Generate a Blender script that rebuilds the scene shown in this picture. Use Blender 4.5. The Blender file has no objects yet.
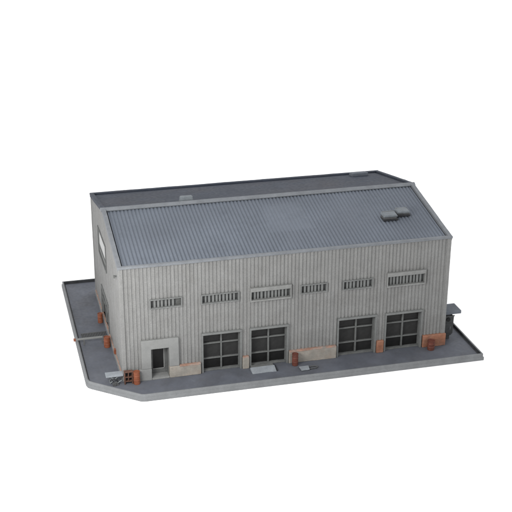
import bpy, bmesh, math, random
from mathutils import Vector, Matrix, noise as mnoise
random.seed(7)
sc = bpy.context.scene
C = sc.collection

# ------------------------------------------------------------------ materials
def mat(name, base, rough=0.75, var=0.18, vscale=1.2, streak=0.0, bump=0.12, bscale=14.0,
        tint=None, tint_amt=0.0, tint_scale=0.7, grain=0.10, metallic=0.0, spec=0.35, worn=0.0):
    m = bpy.data.materials.new(name); m.use_nodes = True
    nt = m.node_tree; N = nt.nodes; Lk = nt.links
    b = N['Principled BSDF']
    b.inputs['Roughness'].default_value = rough
    b.inputs['Metallic'].default_value = metallic
    b.inputs['Specular IOR Level'].default_value = spec
    tc = N.new('ShaderNodeTexCoord')
    def noise(scale, detail=5, rgh=0.6, stretch=(1, 1, 1)):
        mp = N.new('ShaderNodeMapping'); mp.inputs['Scale'].default_value = stretch
        Lk.new(tc.outputs['Object'], mp.inputs['Vector'])
        n = N.new('ShaderNodeTexNoise'); n.inputs['Scale'].default_value = scale
        n.inputs['Detail'].default_value = detail; n.inputs['Roughness'].default_value = rgh
        Lk.new(mp.outputs['Vector'], n.inputs['Vector'])
        return n.outputs['Fac']
    def mul(fac, lo, hi, f0=0.3, f1=0.7):
        r = N.new('ShaderNodeMapRange'); r.inputs[1].default_value = f0; r.inputs[2].default_value = f1
        r.inputs[3].default_value = lo; r.inputs[4].default_value = hi
        Lk.new(fac, r.inputs[0]); return r.outputs[0]
    def mix(a, bb, fac, mode='MIX'):
        x = N.new('ShaderNodeMix'); x.data_type = 'RGBA'; x.blend_type = mode
        for sock, v in ((x.inputs[0], fac), (x.inputs[6], a), (x.inputs[7], bb)):
            if hasattr(v, 'is_output'): Lk.new(v, sock)
            elif isinstance(v, tuple): sock.default_value = (*v, 1) if len(v) == 3 else v
            else: sock.default_value = v
        return x.outputs[2]
    col = tuple(base)
    if tint is not None:
        col = mix(col, tuple(tint), mul(noise(tint_scale, 6, 0.65), 0, tint_amt, 0.45, 0.7))
    f = mul(noise(vscale, 6, 0.65), 1 - var, 1 + var)
    if streak:
        g = mul(noise(1.6, 5, 0.6, (2.2, 2.2, 0.22)), 1 - streak, 1 + streak * 0.6)
        mm = N.new('ShaderNodeMath'); mm.operation = 'MULTIPLY'; Lk.new(f, mm.inputs[0]); Lk.new(g, mm.inputs[1]); f = mm.outputs[0]
    g = mul(noise(22, 3, 0.7), 1 - grain, 1 + grain)
    mm = N.new('ShaderNodeMath'); mm.operation = 'MULTIPLY'; Lk.new(f, mm.inputs[0]); Lk.new(g, mm.inputs[1]); f = mm.outputs[0]
    cc = N.new('ShaderNodeCombineColor')
    for i in range(3): Lk.new(f, cc.inputs[i])
    col = mix(col, cc.outputs[0], 1.0, 'MULTIPLY')
    Lk.new(col, b.inputs['Base Color'])
    if bump:
        bp = N.new('ShaderNodeBump'); bp.inputs['Strength'].default_value = bump; bp.inputs['Distance'].default_value = 0.05
        Lk.new(noise(bscale, 4, 0.6), bp.inputs['Height']); Lk.new(bp.outputs['Normal'], b.inputs['Normal'])
    rr = mul(noise(5, 4), rough - 0.1, min(1, rough + 0.12)); Lk.new(rr, b.inputs['Roughness'])
    return m

M = dict(
    wall=mat('wall_paint', (.146, .147, .144), var=.08, streak=.11, tint=(.120, .118, .113), tint_amt=.5, grain=.2),
    jamb=mat('jamb_paint', (.112, .116, .114), var=.15, vscale=2),
    trim=mat('trim_paint', (.142, .144, .140), var=.14, vscale=2, grain=.12),
    rtrim=mat('roof_trim_paint', (.118, .126, .136), var=.14, vscale=2, grain=.1),
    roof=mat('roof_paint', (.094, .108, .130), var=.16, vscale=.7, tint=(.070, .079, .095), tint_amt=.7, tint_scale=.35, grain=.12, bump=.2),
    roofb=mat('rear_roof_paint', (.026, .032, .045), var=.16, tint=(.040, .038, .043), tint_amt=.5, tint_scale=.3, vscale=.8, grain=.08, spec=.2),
    surround=mat('plaster', (.146, .149, .146), var=.10, vscale=1.5, bump=.08),
    plinth=mat('pale_render', (.195, .183, .162), var=.2, vscale=2.4, tint=(.25, .17, .12), tint_amt=.25, tint_scale=1.5),
    orange=mat('orange_brick', (.20, .088, .052), var=.3, vscale=3, tint=(.16, .10, .075), tint_amt=.6, tint_scale=2.5),
    drumd=mat('dark_red_rust', (.095, .028, .018), var=.35, vscale=4, tint=(.05, .022, .018), tint_amt=.7, tint_scale=3, rough=.55),
    drum=mat('rust_orange', (.17, .052, .024), var=.35, vscale=4, tint=(.10, .035, .02), tint_amt=.7, tint_scale=4, rough=.55),
    faded=mat('faded_orange', (.23, .135, .10), var=.25, vscale=3, tint=(.165, .158, .145), tint_amt=1.0, tint_scale=2.2),
    gap=mat('grey_glass', (.05, .052, .052), var=.3, vscale=5),  # even mid-grey for the panes behind the window bars
    wash_shadow=mat('dark_kerb_paint_and_shadow', (.026, .028, .031), var=.3, vscale=3),  # dark paint of the kerb's inner face, and its painted shadow on the pavement
    brown=mat('brown_wood', (.075, .036, .024), var=.35, vscale=6),
    pave=mat('pavement_paint', (.068, .074, .089), var=.2, vscale=.7, tint=(.060, .061, .066), tint_amt=.5, tint_scale=.6, grain=.07, bump=.1, rough=.7),
    kerb=mat('kerb_stone', (.122, .127, .131), var=.14, vscale=1.4, grain=.1),
    glass=mat('dark_glass', (.0065, .0065, .0065), rough=.45, var=.4, vscale=1.0, bump=.05, spec=.25),
    glass2=mat('grimy_glass', (.010, .0102, .010), rough=.5, var=.5, vscale=1.6, bump=.05, spec=.25),
    dust=mat('dusty_glass', (.018, .0182, .018), rough=.6, var=.3, vscale=2.0, bump=.05, spec=.2),
    frame=mat('door_frame_paint', (.085, .088, .086), var=.2, vscale=3),
    mesh=mat('wire_mesh', (.05, .052, .05), var=.4, vscale=8),
    white=mat('white_panel', (.27, .275, .27), var=.12, rough=.5),
    pale=mat('pale_sheet', (.17, .185, .20), var=.15, vscale=3),
    metal=mat('dull_metal', (.16, .175, .18), var=.3, vscale=6, rough=.4, metallic=.3),
    cab=mat('cabinet_paint', (.030, .032, .033), var=.35, vscale=5, rough=.6),
    dark=mat('dark_metal', (.016, .017, .019), var=.3, vscale=4, rough=.6, spec=.25),
    vent=mat('vent_paint', (.115, .128, .138), var=.2, vscale=3),
    black=mat('black_opening', (.004, .004, .004), var=.2),
    steel=mat('grate_steel', (.055, .057, .058), var=.25, vscale=5),
    canopy=mat('canopy_paint', (.075, .085, .10), var=.18, vscale=2),
)
gm = bpy.data.materials.new('white_studio_surface'); gm.use_nodes = True
gn = gm.node_tree; gb = gn.nodes['Principled BSDF']; gb.inputs['Roughness'].default_value = 1; gb.inputs['Specular IOR Level'].default_value = 0
nz = gn.nodes.new('ShaderNodeTexNoise'); nz.inputs['Scale'].default_value = .5
rp = gn.nodes.new('ShaderNodeMapRange'); rp.inputs[3].default_value = .93; rp.inputs[4].default_value = .96
gc = gn.nodes.new('ShaderNodeCombineColor'); gn.links.new(nz.outputs['Fac'], rp.inputs[0])
for i in range(3): gn.links.new(rp.outputs[0], gc.inputs[i])
gn.links.new(gc.outputs[0], gb.inputs['Base Color'])

# ------------------------------------------------------------------ helpers
def W(parent):
    v = Vector((0, 0, 0))
    while parent: v += parent.location; parent = parent.parent
    return v
def obj(name, bm, m, parent=None, bevel=0.0, loc=None, smooth=False, origin=True):
    """vertices are given in scene coordinates; parts are re-based on their own centre-bottom"""
    bmesh.ops.remove_doubles(bm, verts=bm.verts, dist=1e-5)
    if bevel and origin:            # cast resin edges are never dead straight
        amp = .016 if name in ('plinth', 'plinth_coping', 'door_surround', 'ramp_plate', 'deck', 'tabletop') else .009
        for e in [e for e in bm.edges if e.calc_length() > .5]:
            bmesh.ops.subdivide_edges(bm, edges=[e], cuts=int(e.calc_length() / .3))
        for v in bm.verts: v.co += mnoise.noise_vector(v.co * 2.1) * amp + mnoise.noise_vector(v.co * .5) * amp * .8
    bmesh.ops.recalc_face_normals(bm, faces=bm.faces)
    me = bpy.data.meshes.new(name)
    o = bpy.data.objects.new(name, me); C.objects.link(o)
    xs = [v.co for v in bm.verts]
    c = Vector(((min(v.x for v in xs) + max(v.x for v in xs)) / 2, (min(v.y for v in xs) + max(v.y for v in xs)) / 2, min(v.z for v in xs)))
    if not origin: c = Vector((0, 0, 0))
    bmesh.ops.translate(bm, verts=bm.verts, vec=-c)
    bm.to_mesh(me); bm.free()
    o.location = c - W(parent); o.parent = parent
    if smooth:
        for p in me.polygons: p.use_smooth = True
    me.materials.append(M[m] if isinstance(m, str) else m)
    if bevel:
        b = o.modifiers.new('bevel', 'BEVEL'); b.width = bevel; b.segments = 2; b.limit_method = 'ANGLE'
    return o
def bx(bm, x0, x1, y0, y1, z0, z1):
    v = [bm.verts.new((x, y, z)) for x in (x0, x1) for y in (y0, y1) for z in (z0, z1)]
    for f in ((0, 1, 3, 2), (4, 6, 7, 5), (0, 4, 5, 1), (2, 3, 7, 6), (0, 2, 6, 4), (1, 5, 7, 3)): bm.faces.new([v[i] for i in f])
    return v
def box(*a):
    bm = bmesh.new(); bx(bm, *a); return bm
def prism(bm, pts, ax, a0, a1):
    """polygon pts in the plane across axis ax, extruded a0..a1"""
    def p3(p, a): return {'x': (a, p[0], p[1]), 'y': (p[0], a, p[1]), 'z': (p[0], p[1], a)}[ax]
    A = [bm.verts.new(p3(p, a0)) for p in pts]; B = [bm.verts.new(p3(p, a1)) for p in pts]
    bm.faces.new(A); bm.faces.new(B[::-1])
    for i in range(len(pts)):
        j = (i + 1) % len(pts); bm.faces.new((A[i], A[j], B[j], B[i]))
def tube(bm, a, b, r, n=10):
    a = Vector(a); b = Vector(b); d = (b - a).normalized()
    u = d.orthogonal().normalized(); w = d.cross(u)
    A = []; B = []
    for i in range(n):
        t = 2 * math.pi * i / n; o = u * math.cos(t) * r + w * math.sin(t) * r
        A.append(bm.verts.new(a + o)); B.append(bm.verts.new(b + o))
    bm.faces.new(A); bm.faces.new(B[::-1])
    for i in range(n):
        j = (i + 1) % n; bm.faces.new((A[i], A[j], B[j], B[i]))
def lathe(bm, prof, cx, cy, n=28):
    rings = []
    for r, z in prof:
        rings.append([bm.verts.new((cx + r * math.cos(2 * math.pi * i / n), cy + r * math.sin(2 * math.pi * i / n), z)) for i in range(n)])
    for a, b in zip(rings, rings[1:]):
        for i in range(n):
            j = (i + 1) % n; bm.faces.new((a[i], a[j], b[j], b[i]))
    bm.faces.new(rings[0][::-1]); bm.faces.new(rings[-1])
def thing(name, label, cat, loc, group=None):
    o = bpy.data.objects.new(name, None); C.objects.link(o); o.location = loc; o.empty_display_size = .3
    o['label'] = label; o['category'] = cat
    if group: o['group'] = group
    return o
def tag(o, label, cat, group=None):
    o['label'] = label; o['category'] = cat
    if group: o['group'] = group
    return o

L, D, H, ZR = 20.0, 12.8, 7.25, 8.49
PITCH = 0.224

def corr(pfun, u0, u1, v0, v1f, depth, holes=(), pitch=PITCH, phase=0.0):
    """ribbed cladding sheet: pfun(u, v, n) -> point; v1f(u) top; holes = (ua, ub, va, vb)"""
    us = {round(u0, 4), round(u1, 4)}
    k = math.floor(u0 / pitch) - 1
    while k * pitch < u1 + pitch:
        for t in (0, .20, .36, .84):
            q = (k + t) * pitch + phase
            if u0 < q < u1: us.add(round(q, 4))
        k += 1
    for h in holes: us.add(round(h[0], 4)); us.add(round(h[1], 4))
    if D / 2 > u0 and D / 2 < u1 and v1f(D / 2) != v1f(u0): us.add(round(D / 2, 4))
    us = sorted(us)
    jit = {}
    def off(u):
        t = ((u - phase) / pitch)
        c = math.floor(t + 0.06); t -= math.floor(t)
        if c not in jit: jit[c] = random.uniform(.88, 1.08)
        if t < .20: a = 0
        elif t < .36: a = (t - .20) / .16
        elif t < .84: a = 1
        else: a = 1 - (t - .84) / .16
        return -depth * a * jit[c]
    bm = bmesh.new()
    for a, b in zip(us, us[1:]):
        mid = (a + b) / 2
        segs = [(v0, None)]
        hs = sorted([h for h in holes if h[0] < mid < h[1]], key=lambda h: h[2])
        lo = v0; out = []
        for h in hs:
            if h[2] > lo + 1e-4: out.append((lo, h[2]))
            lo = h[3]
        out.append((lo, None))
        for s0, s1 in out:
            pa = [pfun(a, s0, off(a)), pfun(b, s0, off(b)), pfun(b, s1 if s1 else v1f(b), off(b)), pfun(a, s1 if s1 else v1f(a), off(a))]
            bm.faces.new([bm.verts.new(p) for p in pa])
    return bm

# ------------------------------------------------------------------ setting
bm = bmesh.new(); prism(bm, [(-150, -150), (150, -150), (150, 150), (-150, 150)], 'z', -.75, -.25)
o = obj('ground', bm, gm); o['kind'] = 'structure'
XL, YF, XR, YB, CX, CY = -2.18, -2.22, 21.80, 15.06, .75, .24
outer = [(XL, YB), (XL, CY + .25), (XL + .07, CY - .05), (XL + .25, CY - .26), (CX - .1, YF + .06), (CX + .12, YF), (XR, YF), (XR, YB)]
cen = Vector((9.8, 6.4))
def inset(poly, d):
    out = []; n = len(poly)
    for i in range(n):
        p0, p1, p2 = (Vector(poly[(i - 1) % n]), Vector(poly[i]), Vector(poly[(i + 1) % n]))
        e1 = (p1 - p0).normalized(); e2 = (p2 - p1).normalized()
        n1 = Vector((-e1.y, e1.x)); n2 = Vector((-e2.y, e2.x))
        b = (n1 + n2).normalized(); k = d / max(.3, b.dot(n1))
        out.append(tuple(p1 + b * k))
    return out
inn = inset(outer, .15); mid_ = inset(outer, .05)
bm = bmesh.new(); prism(bm, inn, 'z', -.25, 0)
bmesh.ops.triangulate(bm, faces=[f for f in bm.faces if len(f.verts) > 4])
o = obj('pavement', bm, 'pave', origin=False); o['kind'] = 'structure'
bm = bmesh.new()
loops = [(outer, -.25), (outer, -.045), (mid_, -.03), (mid_, .18), (inn, .18), (inn, -.25)]
V = [[bm.verts.new((x, y, z)) for x, y in p] for p, z in loops]
for a, b in zip(V, V[1:] + V[:1]):
    for i in range(len(outer)):
        j = (i + 1) % len(outer); bm.faces.new((a[i], a[j], b[j], b[i]))
o = obj('kerb', bm, 'kerb', bevel=.02, origin=False); o['kind'] = 'structure'
o.data.materials.append(M['wash_shadow'])
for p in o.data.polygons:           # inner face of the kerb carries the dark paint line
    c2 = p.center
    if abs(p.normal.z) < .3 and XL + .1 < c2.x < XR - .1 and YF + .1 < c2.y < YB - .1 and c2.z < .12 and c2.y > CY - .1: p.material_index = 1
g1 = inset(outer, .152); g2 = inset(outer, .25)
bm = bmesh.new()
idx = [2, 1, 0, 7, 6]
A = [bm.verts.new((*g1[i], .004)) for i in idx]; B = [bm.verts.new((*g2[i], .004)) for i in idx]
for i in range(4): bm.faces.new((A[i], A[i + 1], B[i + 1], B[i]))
o = obj('kerb_shadow_strip', bm, 'wash_shadow', origin=False); o['kind'] = 'structure'  # flat dark strip: the kerb's shadow painted along left, back and right

# ------------------------------------------------------------------ the warehouse
WH = thing('warehouse', 'long grey ribbed warehouse with blue-grey gabled roof, barred windows and four garage doors', 'warehouse', (10, 6.4, 0))
wins = [(1.65, 3.52, 4.50, 5.09, .05), (4.65, 6.90, 4.47, 5.07, .05), (7.57, 10.06, 4.33, 5.20, .24),
        (10.63, 12.28, 4.47, 5.05, .05), (13.26, 15.15, 4.44, 5.04, .05), (16.03, 18.51, 4.34, 5.27, .24)]
gars = [(4.73, 6.96), (7.64, 9.84), (13.10, 15.41), (16.15, 18.41)]
GZ = 2.47
holes = [(a + .02, b - .02, c + .02, d - .02) for a, b, c, d, _ in wins]
holes += [(a, b, 0, GZ) for a, b in gars] + [(1.62, 2.68, 0, 1.96)]
obj('wall', corr(lambda u, v, n: (u, n * 1.0 - .0, v), .12, L - .12, 0, lambda u: H - .1, .048, holes), 'wall', WH)
gab = lambda u: H - .16 + (ZR - H) * (1 - abs(u - D / 2) / (D / 2))
lw = (5.8, 9.45, 4.45, 6.25); ld = (5.75, 9.1, .35, 2.3)
obj('wall', corr(lambda u, v, n: (n, u, v), .12, D - .12, 0, gab, .04, [lw, ld], pitch=.30), 'wall', WH)
obj('wall', corr(lambda u, v, n: (L - n, u, v), .12, D - .12, 0, gab, .05, []), 'wall', WH)
obj('wall', corr(lambda u, v, n: (u, D - n, v), .12, L - .12, 0, lambda u: H - .1, .085, []), 'wall', WH)
for x, y in ((0, 0), (1, 0), (0, 1), (1, 1)):
    cx = -.07 if x == 0 else L - .18; cy = -.09 if y == 0 else D - .16
    obj('corner_post', box(cx, cx + .25, cy, cy + .25, 0, H - .12), 'wall', WH, bevel=.03)

# roof
sl = (ZR - H) / (D / 2); nrm = Vector((0, -sl, 1)).normalized()
def patchmask(x, y):
    def ss(a, b, t): t = max(0, min(1, (t - a) / (b - a))); return t * t * (3 - 2 * t)
    k = 1
    lx = 9.35 + (y - 2.4) * .12
    inside = ss(lx - .2, lx + .2, x) * (1 - ss(12.0, 12.3, x)) * ss(2.25, 2.55, y) * (1 - ss(5.2, 5.8, y))
    in2 = ss(10.15, 10.3, x) * (1 - ss(10.95, 11.1, x)) * ss(.55, .7, y) * (1 - ss(2.1, 2.5, y))
    worn = .35 * math.exp(-((x - 15.2) / 1.8) ** 2 - ((y - 3.6) / 1.6) ** 2)
    return max(0, 1 - max(inside * .55, in2 * .2, worn))
bm = bmesh.new()
x0, x1 = .22, L - .22; rows = 60; rp_ = .2278
xs = []; k = 0
while x0 + k * rp_ / 6 < x1: xs.append(x0 + k * rp_ / 6); k += 1
xs.append(x1)
prev = None
for r in range(rows + 1):
    y = .10 + (D / 2 - .10) * r / rows
    row = []
    for x in xs:
        ph = (x - x0) / rp_
        a = (.5 + .5 * math.cos(2 * math.pi * ph)); a = a ** .8
        mk = patchmask(x, y)
        h = -.18 + .07 * (a * mk + .6 * (1 - mk)) + .006 * math.sin(x * 2.3 + y) * math.sin(y * 1.7)
        row.append(bm.verts.new((x, y, H + sl * y + h)))
    if prev:
        for i in range(len(xs) - 1): bm.faces.new((prev[i], prev[i + 1], row[i + 1], row[i]))
    prev = row
bx(bm, .22, L - .22, .10, D / 2, H - .35, H - .16)
roof = obj('roof', bm, 'roof', WH)
bm = bmesh.new()
pts = [(D - .1, H + sl * .1 - .10), (D / 2, ZR - .10), (D / 2, ZR - .3), (D - .1, H - .3)]
prism(bm, pts, 'x', .22, L - .22)
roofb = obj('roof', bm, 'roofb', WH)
def slope_bar(bm, xa, xb, ya, yb, t0, t1):
    z = lambda y: H + sl * (y if y <= D / 2 else D - y)
    prism(bm, [(ya, z(ya) + t0), (yb, z(yb) + t0), (yb, z(yb) + t1), (ya, z(ya) + t1)], 'x', xa, xb)
for xa in (-.10, L - .20):
    for ya, yb in ((-.06, D / 2), (D / 2, D + .08)):
        bm = bmesh.new(); slope_bar(bm, xa + (.0 if xa < 0 else .05), xa + (.25 if xa < 0 else .30), ya, yb, -.25, .025)
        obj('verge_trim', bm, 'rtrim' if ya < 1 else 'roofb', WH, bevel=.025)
for ya, yb in ((-.13, .10), (D - .16, D + .13)):
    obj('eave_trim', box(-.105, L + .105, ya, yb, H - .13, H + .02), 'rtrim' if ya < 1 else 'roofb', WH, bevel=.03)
bm = bmesh.new()
prism(bm, [(D / 2 - .24, ZR - .09), (D / 2 - .05, ZR + .035), (D / 2 + .05, ZR + .035), (D / 2 + .24, ZR - .09), (D / 2 + .2, ZR - .16), (D / 2 - .2, ZR - .16)], 'x', -.17, L + .17)
obj('ridge_cap', bm, 'rtrim', WH, bevel=.025)
def roof_box(x0, x1, y0, y1, h, m, par, cap=False, taper=.06):
    z = lambda y: H + sl * (y if y <= D / 2 else D - y) - .12
    bm = bmesh.new(); v = bx(bm, x0, x1, y0, y1, 0, 1)
    for q in v:
        top = q.co.z > .5; b = z(q.co.y)
        if top:
            q.co.x += taper if q.co.x < (x0 + x1) / 2 else -taper
            q.co.y += taper * .6 if q.co.y < (y0 + y1) / 2 else -taper * .6
        q.co.z = b + (h if top else -.02)
    if not cap: return obj('roof_vent', bm, m, par, bevel=.07)
    o = obj('roof_vent', bm, 'steel', par, bevel=.04)
    bm = bmesh.new(); v = bx(bm, x0 - .03, x1 + .03, y0 - .04, y1 + .05, 0, 1)
    for q in v:
        top = q.co.z > .5
        if top: q.co.x += .1 if q.co.x < (x0 + x1) / 2 else -.1
        q.co.z = z((y0 + y1) / 2) + (q.co.y - (y0 + y1) / 2) * sl * .5 + (h + .02 if top else h - .15)
    obj('vent_cap', bm, m, o, bevel=.05)
    return o
v = roof_box(16.62, 17.52, 2.42, 2.98, .36, 'vent', roof, cap=True)
obj('vent_base', box(16.58, 17.56, 2.34, 3.03, H + sl * 2.6 - .13, H + sl * 2.6 - .035), 'dark', v, bevel=.03)
v = roof_box(17.62, 18.45, 2.76, 3.28, .33, 'vent', roof, cap=True)
obj('vent_base', box(17.60, 18.48, 2.68, 3.34, H + sl * 2.95 - .13, H + sl * 2.95 - .035), 'dark', v, bevel=.03)
roof_box(4.80, 5.68, 6.72, 7.25, .40, 'vent', roofb)
roof_box(17.75, 18.95, 11.6, 12.4, .26, 'canopy', roofb, taper=.03)

def ring(bm, x0, x1, z0, z1, t, y0, y1, ttop=None, tbot=None):
    tt = t if ttop is None else ttop; tb = t if tbot is None else tbot
    bx(bm, x0, x0 + t, y0, y1, z0, z1); bx(bm, x1 - t, x1, y0, y1, z0, z1)
    bx(bm, x0 + t, x1 - t, y0, y1, z1 - tt, z1)
    if tb: bx(bm, x0 + t, x1 - t, y0, y1, z0, z0 + tb)
# windows
for wi, (a, b, c, d, hood) in enumerate(wins):
    y0 = -.13 if hood < .1 else -.18
    bm = bmesh.new(); ring(bm, a, b, c, d, .055, y0, .14, ttop=.055 if hood < .1 else hood, tbot=.055 if hood < .1 else .09)
    f = obj('window', bm, 'jamb' if hood < .1 else 'trim', WH, bevel=.015)
    obj('pane', box(a + .04, b - .04, .08, .12, c + .04, d - .04), 'gap', f)
    n = max(5, round((b - a) / .224)); st = (b - a - .15) / n
    for k in range(1, n):
        x = a + .075 + k * st + random.uniform(-.015, .015)
        if wi == 0 and k >= n - 1: continue
        w = random.choice((.05, .055, .06, .065))
        obj('bar', box(x - w, x + w, -.03 + random.uniform(-.02, .02), .079, c + .05, d - .05), 'jamb', f)
    if wi == 0:
        bm = bmesh.new(); bx(bm, a + .075 + (n - 1.2) * st, b - .075, .02, .06, c + .07, d - .07)
        obj('mesh_screen', bm, 'mesh', f)
# garage doors
for gi, (a, b) in enumerate(gars):
    bm = bmesh.new()
    bx(bm, a - .10, b + .10, -.15, .42, GZ, GZ + .13)
    bx(bm, a - .10, a + .0, -.12, .42, 0, GZ); bx(bm, b, b + .10, -.12, .42, 0, GZ)
    fr = obj('door_frame', bm, 'jamb', WH, bevel=.02)
    z0, z1, z2, z3 = .10, .80, 1.78, GZ
    m_ = (a + b) / 2 + .02; y = .30
    bm = bmesh.new()
    bx(bm, a, b, .06, .40, 0, z0)
    bx(bm, m_ - .045, m_ + .045, .14, .30, z0, z3)
    for zz in (z1, z2):
        bx(bm, a, m_ - .045, .15, .30, zz - .04, zz + .04); bx(bm, m_ + .045, b, .15, .30, zz - .04, zz + .04)
    bx(bm, a, a + .05, .16, .30, z0, z3); bx(bm, b - .05, b, .16, .30, z0, z3)
    gd = obj('garage_door', bm, 'frame', WH, bevel=.012)
    for (p, q) in ((a + .05, m_ - .045), (m_ + .045, b - .05)):
        for (r, s) in ((z0, z1 - .04), (z1 + .04, z2 - .04), (z2 + .04, z3)):
            obj('pane', box(p, q, .26 + random.uniform(0, .02), .33, r, s), ('dust' if r > z1 - .1 and s < z2 else random.choice(('glass', 'glass2'))), gd)
# entrance
bm = bmesh.new(); S0, S1, SZ = 1.05, 3.27, 2.56
prism(bm, [(S0, .718), (1.62, .718), (1.62, 1.96), (2.68, 1.96), (2.68, .718), (S1, .718), (S1, SZ), (S0, SZ)], 'y', -.19, .1)
obj('door_surround', bm, 'surround', WH, bevel=.03)
bm = bmesh.new(); bx(bm, .9, 1.62, -.22, .1, 0, .715)
obj('plinth', bm, 'surround', WH, bevel=.02)
bm = bmesh.new(); bx(bm, 2.68, 4.56, -.22, .1, 0, .715)
pl = obj('plinth', bm, 'plinth', WH, bevel=.03)
obj('plinth_coping', box(3.29, 4.56, -.235, -.02, .66, .75), 'faded', pl, bevel=.015)
bm = bmesh.new(); bx(bm, 1.60, 1.66, .102, .60, 0, 1.96); bx(bm, 2.64, 2.70, .102, .60, 0, 1.96); bx(bm, 1.66, 2.64, .102, .60, 1.90, 1.96)
obj('door_frame', bm, 'frame', WH)
obj('doorstep', box(1.63, 2.67, -.24, .45, .002, .10), 'surround', WH, bevel=.02)
bm = bmesh.new(); bx(bm, 1.66, 1.80, .45, .52, .1, 1.9); bx(bm, 2.44, 2.56, .45, .52, .1, 1.9)
bx(bm, 1.80, 2.44, .45, .52, .1, .36); bx(bm, 1.80, 2.44, .45, .52, 1.84, 1.9); bx(bm, 2.56, 2.64, .47, .52, .1, 1.9)
dr = obj('door', bm, 'frame', WH, bevel=.01)
obj('pane', box(1.80, 2.44, .48, .53, .36, 1.84), 'glass', dr)
bm = bmesh.new(); bx(bm, 1.79, 2.46, .42, .45, .345, .40); bx(bm, 2.44, 2.50, .42, .45, .40, 1.86)
obj('door_rail', bm, 'surround', dr)
# plinths on the front
for a, b, zt, whole in ((7.10, 7.50, .78, 0), (9.98, 12.96, .80, 0), (15.55, 16.01, .80, 1), (18.58, 20.10, .80, 1)):
    bm = bmesh.new(); bx(bm, a, b, -.21 if b < 20 else -.21, .05, 0, zt)
    pl = obj('plinth', bm, 'orange' if whole else 'plinth', WH, bevel=.03)
    if not whole: obj('plinth_coping', box(a + .02, b - .02, -.225, .0, zt - .05, zt + .03), 'faded', pl, bevel=.015)
# left gable: plinth, window, loading opening, box
pl = obj('plinth', box(-.12, .02, .17, D - .1, 0, .32), 'surround', WH, bevel=.02)
obj('plinth_coping', box(-.10, .0, .25, D - .15, .322, .35), 'faded', pl)
a, b, c, d = lw
bm = bmesh.new()
bx(bm, -.09, .15, a - .03, a + .09, c, d); bx(bm, -.09, .15, b - .09, b + .03, c, d)
bx(bm, -.09, .15, a + .09, b - .09, d - .09, d); bx(bm, -.09, .15, a + .09, b - .09, c, c + .09); bx(bm, -.06, .1, a + .09, b - .09, c + .50, c + .58)
f = obj('window', bm, 'frame', WH, bevel=.01)
obj('pane', box(-.01, .1, a + .09, b - .09, c + .58, d - .09), 'white', f)
obj('louver', box(-.0, .1, a + .09, b - .09, c + .09, c + .50), 'trim', f)
a, b, c, d = ld
bm = bmesh.new()
bx(bm, -.10, .3, a - .04, a + .1, c, d); bx(bm, -.10, .3, b - .1, b + .04, c, d); bx(bm, -.10, .3, a + .1, b - .1, d - .12, d + .06)
bx(bm, -.05, .2, (a + b) / 2 - .05, (a + b) / 2 + .05, c, d - .12); bx(bm, -.05, .2, a + .1, (a + b) / 2 - .05, 1.5, 1.58); bx(bm, -.05, .2, (a + b) / 2 + .05, b - .1, 1.5, 1.58)
f = obj('loading_door', bm, 'frame', WH, bevel=.01)
obj('pane', box(.06, .2, a + .1, b - .1, c, d - .12), 'glass', f)
obj('wall_box', box(-.16, -.02, 2.85, 3.08, .36, .66), 'drum', WH, bevel=.02)
bm = bmesh.new(); tube(bm, (-.05, 1.0, 6.3), (-.16, 1.0, 6.3), .05); bx(bm, -.22, -.12, .93, 1.07, 6.2, 6.34)
obj('wall_lamp', bm, 'frame', WH)
# canopy over the right-hand side door
cn = obj('canopy', box(20.05, 21.24, .24, 1.36, 1.84, 2.06), 'canopy', WH, bevel=.04)
bm = bmesh.new(); bx(bm, 20.92, 21.0, .42, .50, 0, 1.86); bx(bm, 20.92, 21.0, 1.15, 1.23, 0, 1.86)
#obj('post', bm, 'dark', cn)
bm.free()

# ------------------------------------------------------------------ things around it
cb = thing('cabinet', 'dark grey metal cabinet with round black opening, under the canopy at the right end', 'cabinet', (20.52, .85, 0))
bm = bmesh.new(); prism(bm, [(20.14, .42), (20.30, .26), (20.74, .26), (20.88, .42), (20.90, 1.56), (20.82, 1.62), (20.20, 1.62), (20.14, 1.56)], 'y', .52, 1.15)
bdy = obj('body', bm, 'cab', cb, bevel=.02)
obj('hatch', box(20.32, 20.74, .49, .52, .42, 1.12), 'cab', cb, bevel=.012)
obj('handle', box(20.64, 20.68, .46, .489, .70, .90), 'metal', cb)
obj('rim', box(20.12, 20.92, .48, .54, 1.585, 1.635), 'steel', cb)
bm = bmesh.new(); tube(bm, (20.52, .525, 1.38), (20.52, .47, 1.38), .13, 20)
obj('round_opening', bm, 'black', bdy)
obj('base', box(20.36, 20.70, .58, 1.1, 0, .26), 'cab', cb, bevel=.02)
for xx in (20.22, 20.74):
    obj('support', box(xx, xx + .07, .62, .69, 1.62, 1.838), 'dark', cb)

def drum(x, y, r, h, label, lean=0, dm='drum'):
    t = thing('oil_drum', label, 'oil drum', (x, y, 0), 'rusty orange drums standing round the warehouse')
    bm = bmesh.new(); p = [(r * .96, 0), (r, .02)]
    for k in (1, 2):
        z = h * k / 3; p += [(r, z - .03), (r * 1.06, z), (r, z + .03)]
    p += [(r, h - .03), (r * 1.05, h - .015), (r * 1.05, h), (r * .92, h), (r * .90, h - .03)]
    lathe(bm, p, x, y); obj('barrel', bm, dm, t)
    bm = bmesh.new(); lathe(bm, [(.035, h - .03), (.035, h)], x + r * .5, y, 10); obj('bung', bm, dm, t)
    t.rotation_euler = (0, 0, lean)
    return t
drum(-.33, 8.22, .165, .64, 'orange drum beside the dark loading opening in the left wall')
drum(-.36, 4.66, .20, .68, 'orange drum at the inner end of the pale barrier rail by the left wall')
drum(.69, -.44, .19, .80, 'tall orange drum between the brown rack and the entrance door')
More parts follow.
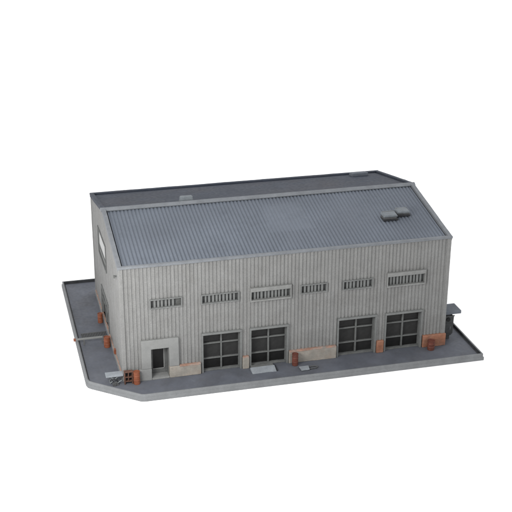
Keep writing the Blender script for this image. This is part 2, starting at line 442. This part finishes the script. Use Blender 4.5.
drum(10.27, -.46, .185, .76, 'dark red-orange drum right of the second garage door, by the pale plinth', dm='drumd')
drum(19.00, -.52, .22, .62, 'short dark red drum before the orange brick panel at the right corner', dm='drumd')

# brown rack at the front left corner
rk = thing('rack', 'small brown open rack between the white-topped trestle table and the tall drum', 'rack', (.2, -.25, 0))
bm = bmesh.new()
bx(bm, -.02, .04, -.42, -.18, .0, .76); bx(bm, .42, .48, -.42, -.18, .0, .76); bx(bm, .2, .25, -.42, -.18, .21, .75)
obj('frame', bm, 'brown', rk, bevel=.012)
for z in (.16, .42, .70): obj('shelf', box(.04, .42, -.405, -.19, z, z + .05) if z != .70 else box(-.03, .49, -.43, -.17, .762, .82), 'brown', rk, bevel=.01)
obj('back_panel', box(.04, .42, -.175, -.165, .1, .74), 'dark', rk)

# trestle table
tb = thing('trestle_table', 'white-topped trestle table with crossed metal legs at the front left corner', 'table', (-.55, .05, 0))
obj('tabletop', box(-1.06, -.05, -.20, .34, .46, .55), 'pale', tb, bevel=.02)
for y in (-.12, .24):
    for s in (-1, 1):
        bm = bmesh.new(); tube(bm, (-.55 - .28 * s, y + .025 * s, 0.02), (-.55 + .24 * s, y + .025 * s, .46), .028)
        obj('leg', bm, 'metal', tb)
for sx, sz in ((-.55, .23), (-.82, .05), (-.28, .05)):
    bm = bmesh.new(); tube(bm, (sx, -.12, sz), (sx, .24, sz), .02); obj('stretcher', bm, 'metal', tb)
# little bench vice / pump under the table
pm = thing('pump', 'small dull metal pump with a wheel on the pavement under the trestle table', 'pump', (-.5, -.32, 0))
bm = bmesh.new(); prism(bm, [(-.66, 0), (-.34, 0), (-.38, .14), (-.46, .22), (-.58, .2), (-.64, .12)], 'y', -.40, -.26)
obj('casing', bm, 'steel', pm, bevel=.02)
bm = bmesh.new(); tube(bm, (-.62, -.46, .12), (-.62, -.41, .12), .12, 18); obj('wheel', bm, 'steel', pm)
bm = bmesh.new(); tube(bm, (-.40, -.33, .15), (-.18, -.36, .30), .025); obj('handle', bm, 'metal', pm)
bm = bmesh.new()
Pp = [(-.62, -.34, .18), (-.70, -.30, .30), (-.62, -.24, .36), (-.50, -.22, .28), (-.30, -.2, .10)]
for p, q in zip(Pp, Pp[1:]): tube(bm, p, q, .03, 8)
obj('pipe', bm, 'dark', pm)

# ramp before the second garage door
rm = thing('loading_ramp', 'low grey ramp with a pale sloped front before the second garage door', 'ramp', (8.25, -.5, 0))
bm = bmesh.new(); prism(bm, [(-.97, .0), (-.97, .035), (-.40, .15), (-.40, 0)], 'x', 7.50, 8.99)
obj('ramp_plate', bm, 'pale', rm, bevel=.01)
obj('platform', box(7.58, 8.94, -.395, -.12, 0, .155), 'frame', rm, bevel=.015)
obj('side_shadow', box(8.992, 9.06, -.95, -.2, 0, .09), 'dark', rm, bevel=.01)  # dark strip standing in for the shadow on the ramp's right side

# plate with loop handle
ht = thing('hand_trolley', 'small pale flat trolley with a dark loop handle lying on the pavement', 'trolley', (10.9, -1.1, 0))
bm = bmesh.new(); prism(bm, [(10.42, -1.36), (10.92, -1.34), (10.98, -.88), (10.40, -.86)], 'z', .03, .10)
obj('deck', bm, 'pale', ht, bevel=.015)
bm = bmesh.new(); P = [(10.97, -1.22, .05), (11.36, -1.20, .05), (11.47, -1.12, .06), (11.47, -1.02, .06), (11.36, -.95, .05), (10.98, -.95, .05)]
for p, q in zip(P, P[1:]): tube(bm, p, q, .035, 8)
obj('handle', bm, 'steel', ht)
for x, y in ((10.5, -1.28), (10.85, -1.28)):
    bm = bmesh.new(); tube(bm, (x, y - .02, .035), (x, y + .04, .035), .035, 10); obj('wheel', bm, 'dark', ht)

# barrier rail over the left kerb and grate beside it
br = thing('barrier', 'pale rail with an orange tip reaching across the left kerb', 'barrier', (-1.2, 5.3, 0))
obj('rail', box(-2.22, -.55, 5.22, 5.34, .36, .46), 'surround', br, bevel=.015)
obj('tip', box(-2.36, -2.22, 5.20, 5.36, .32, .48), 'drum', br, bevel=.02)
for x in (-1.75, -.62): obj('post', box(x, x + .07, 5.24, 5.32, 0, .36), 'frame', br)
bm = bmesh.new()
bx(bm, -1.78, -.16, 6.15, 6.23, 0, .03); bx(bm, -1.78, -.16, 6.75, 6.83, 0, .03)
k = 0
while -1.78 + k * .1 < -.2:
    x = -1.78 + k * .1; bx(bm, x, x + .05, 6.23, 6.75, 0, .028); k += 1
gr = obj('drain_grate', bm, 'steel'); tag(gr, 'dark strip of drain grating across the left pavement behind the barrier rail', 'drain grate')
bm = box(-1.76, -.18, 6.25, 6.73, .001, .006); obj('drain_bed', bm, 'dark', gr)

# ------------------------------------------------------------------ camera
f_, Fp = 1137.49, (-7.3143, -58.6078, 32.3284)
rx, rz, roll = .39402, .25447, .0047
cam = bpy.data.cameras.new('Camera'); co = bpy.data.objects.new('Camera', cam); C.objects.link(co)
c, s = math.cos(rz), math.sin(rz)
F = Vector((s * math.cos(rx), c * math.cos(rx), -math.sin(rx))); R = Vector((c, -s, 0)); U = R.cross(F)
R2 = R * math.cos(roll) + U * math.sin(roll); U2 = -R * math.sin(roll) + U * math.cos(roll)
co.matrix_world = Matrix(((R2.x, U2.x, -F.x, Fp[0]), (R2.y, U2.y, -F.y, Fp[1]), (R2.z, U2.z, -F.z, Fp[2]), (0, 0, 0, 1)))
cam.sensor_width = 36; cam.lens = f_ * 36 / 512; cam.clip_end = 1000; cam.clip_start = .5
sc.camera = co

# ------------------------------------------------------------------ light: white studio dome and one large soft key from the front left
w = bpy.data.worlds.new('World'); sc.world = w; w.use_nodes = True
bg = w.node_tree.nodes['Background']; bg.inputs[0].default_value = (1, 1, 1.01, 1); bg.inputs[1].default_value = 1.47
ld_ = bpy.data.lights.new('softbox', 'AREA'); ld_.shape = 'SQUARE'; ld_.size = 7; ld_.energy = 5200; ld_.color = (1, .99, .975)
lo = bpy.data.objects.new('softbox', ld_); C.objects.link(lo); lo.location = (-8, -13, 14)
lo.rotation_euler = (Vector((3, 3, 4)) - lo.location).to_track_quat('-Z', 'Y').to_euler()

sc.view_settings.view_transform = 'Standard'; sc.view_settings.look = 'None'; sc.view_settings.gamma = 1; sc.view_settings.exposure = 0
sc.render.resolution_x = 1024; sc.render.resolution_y = 1024
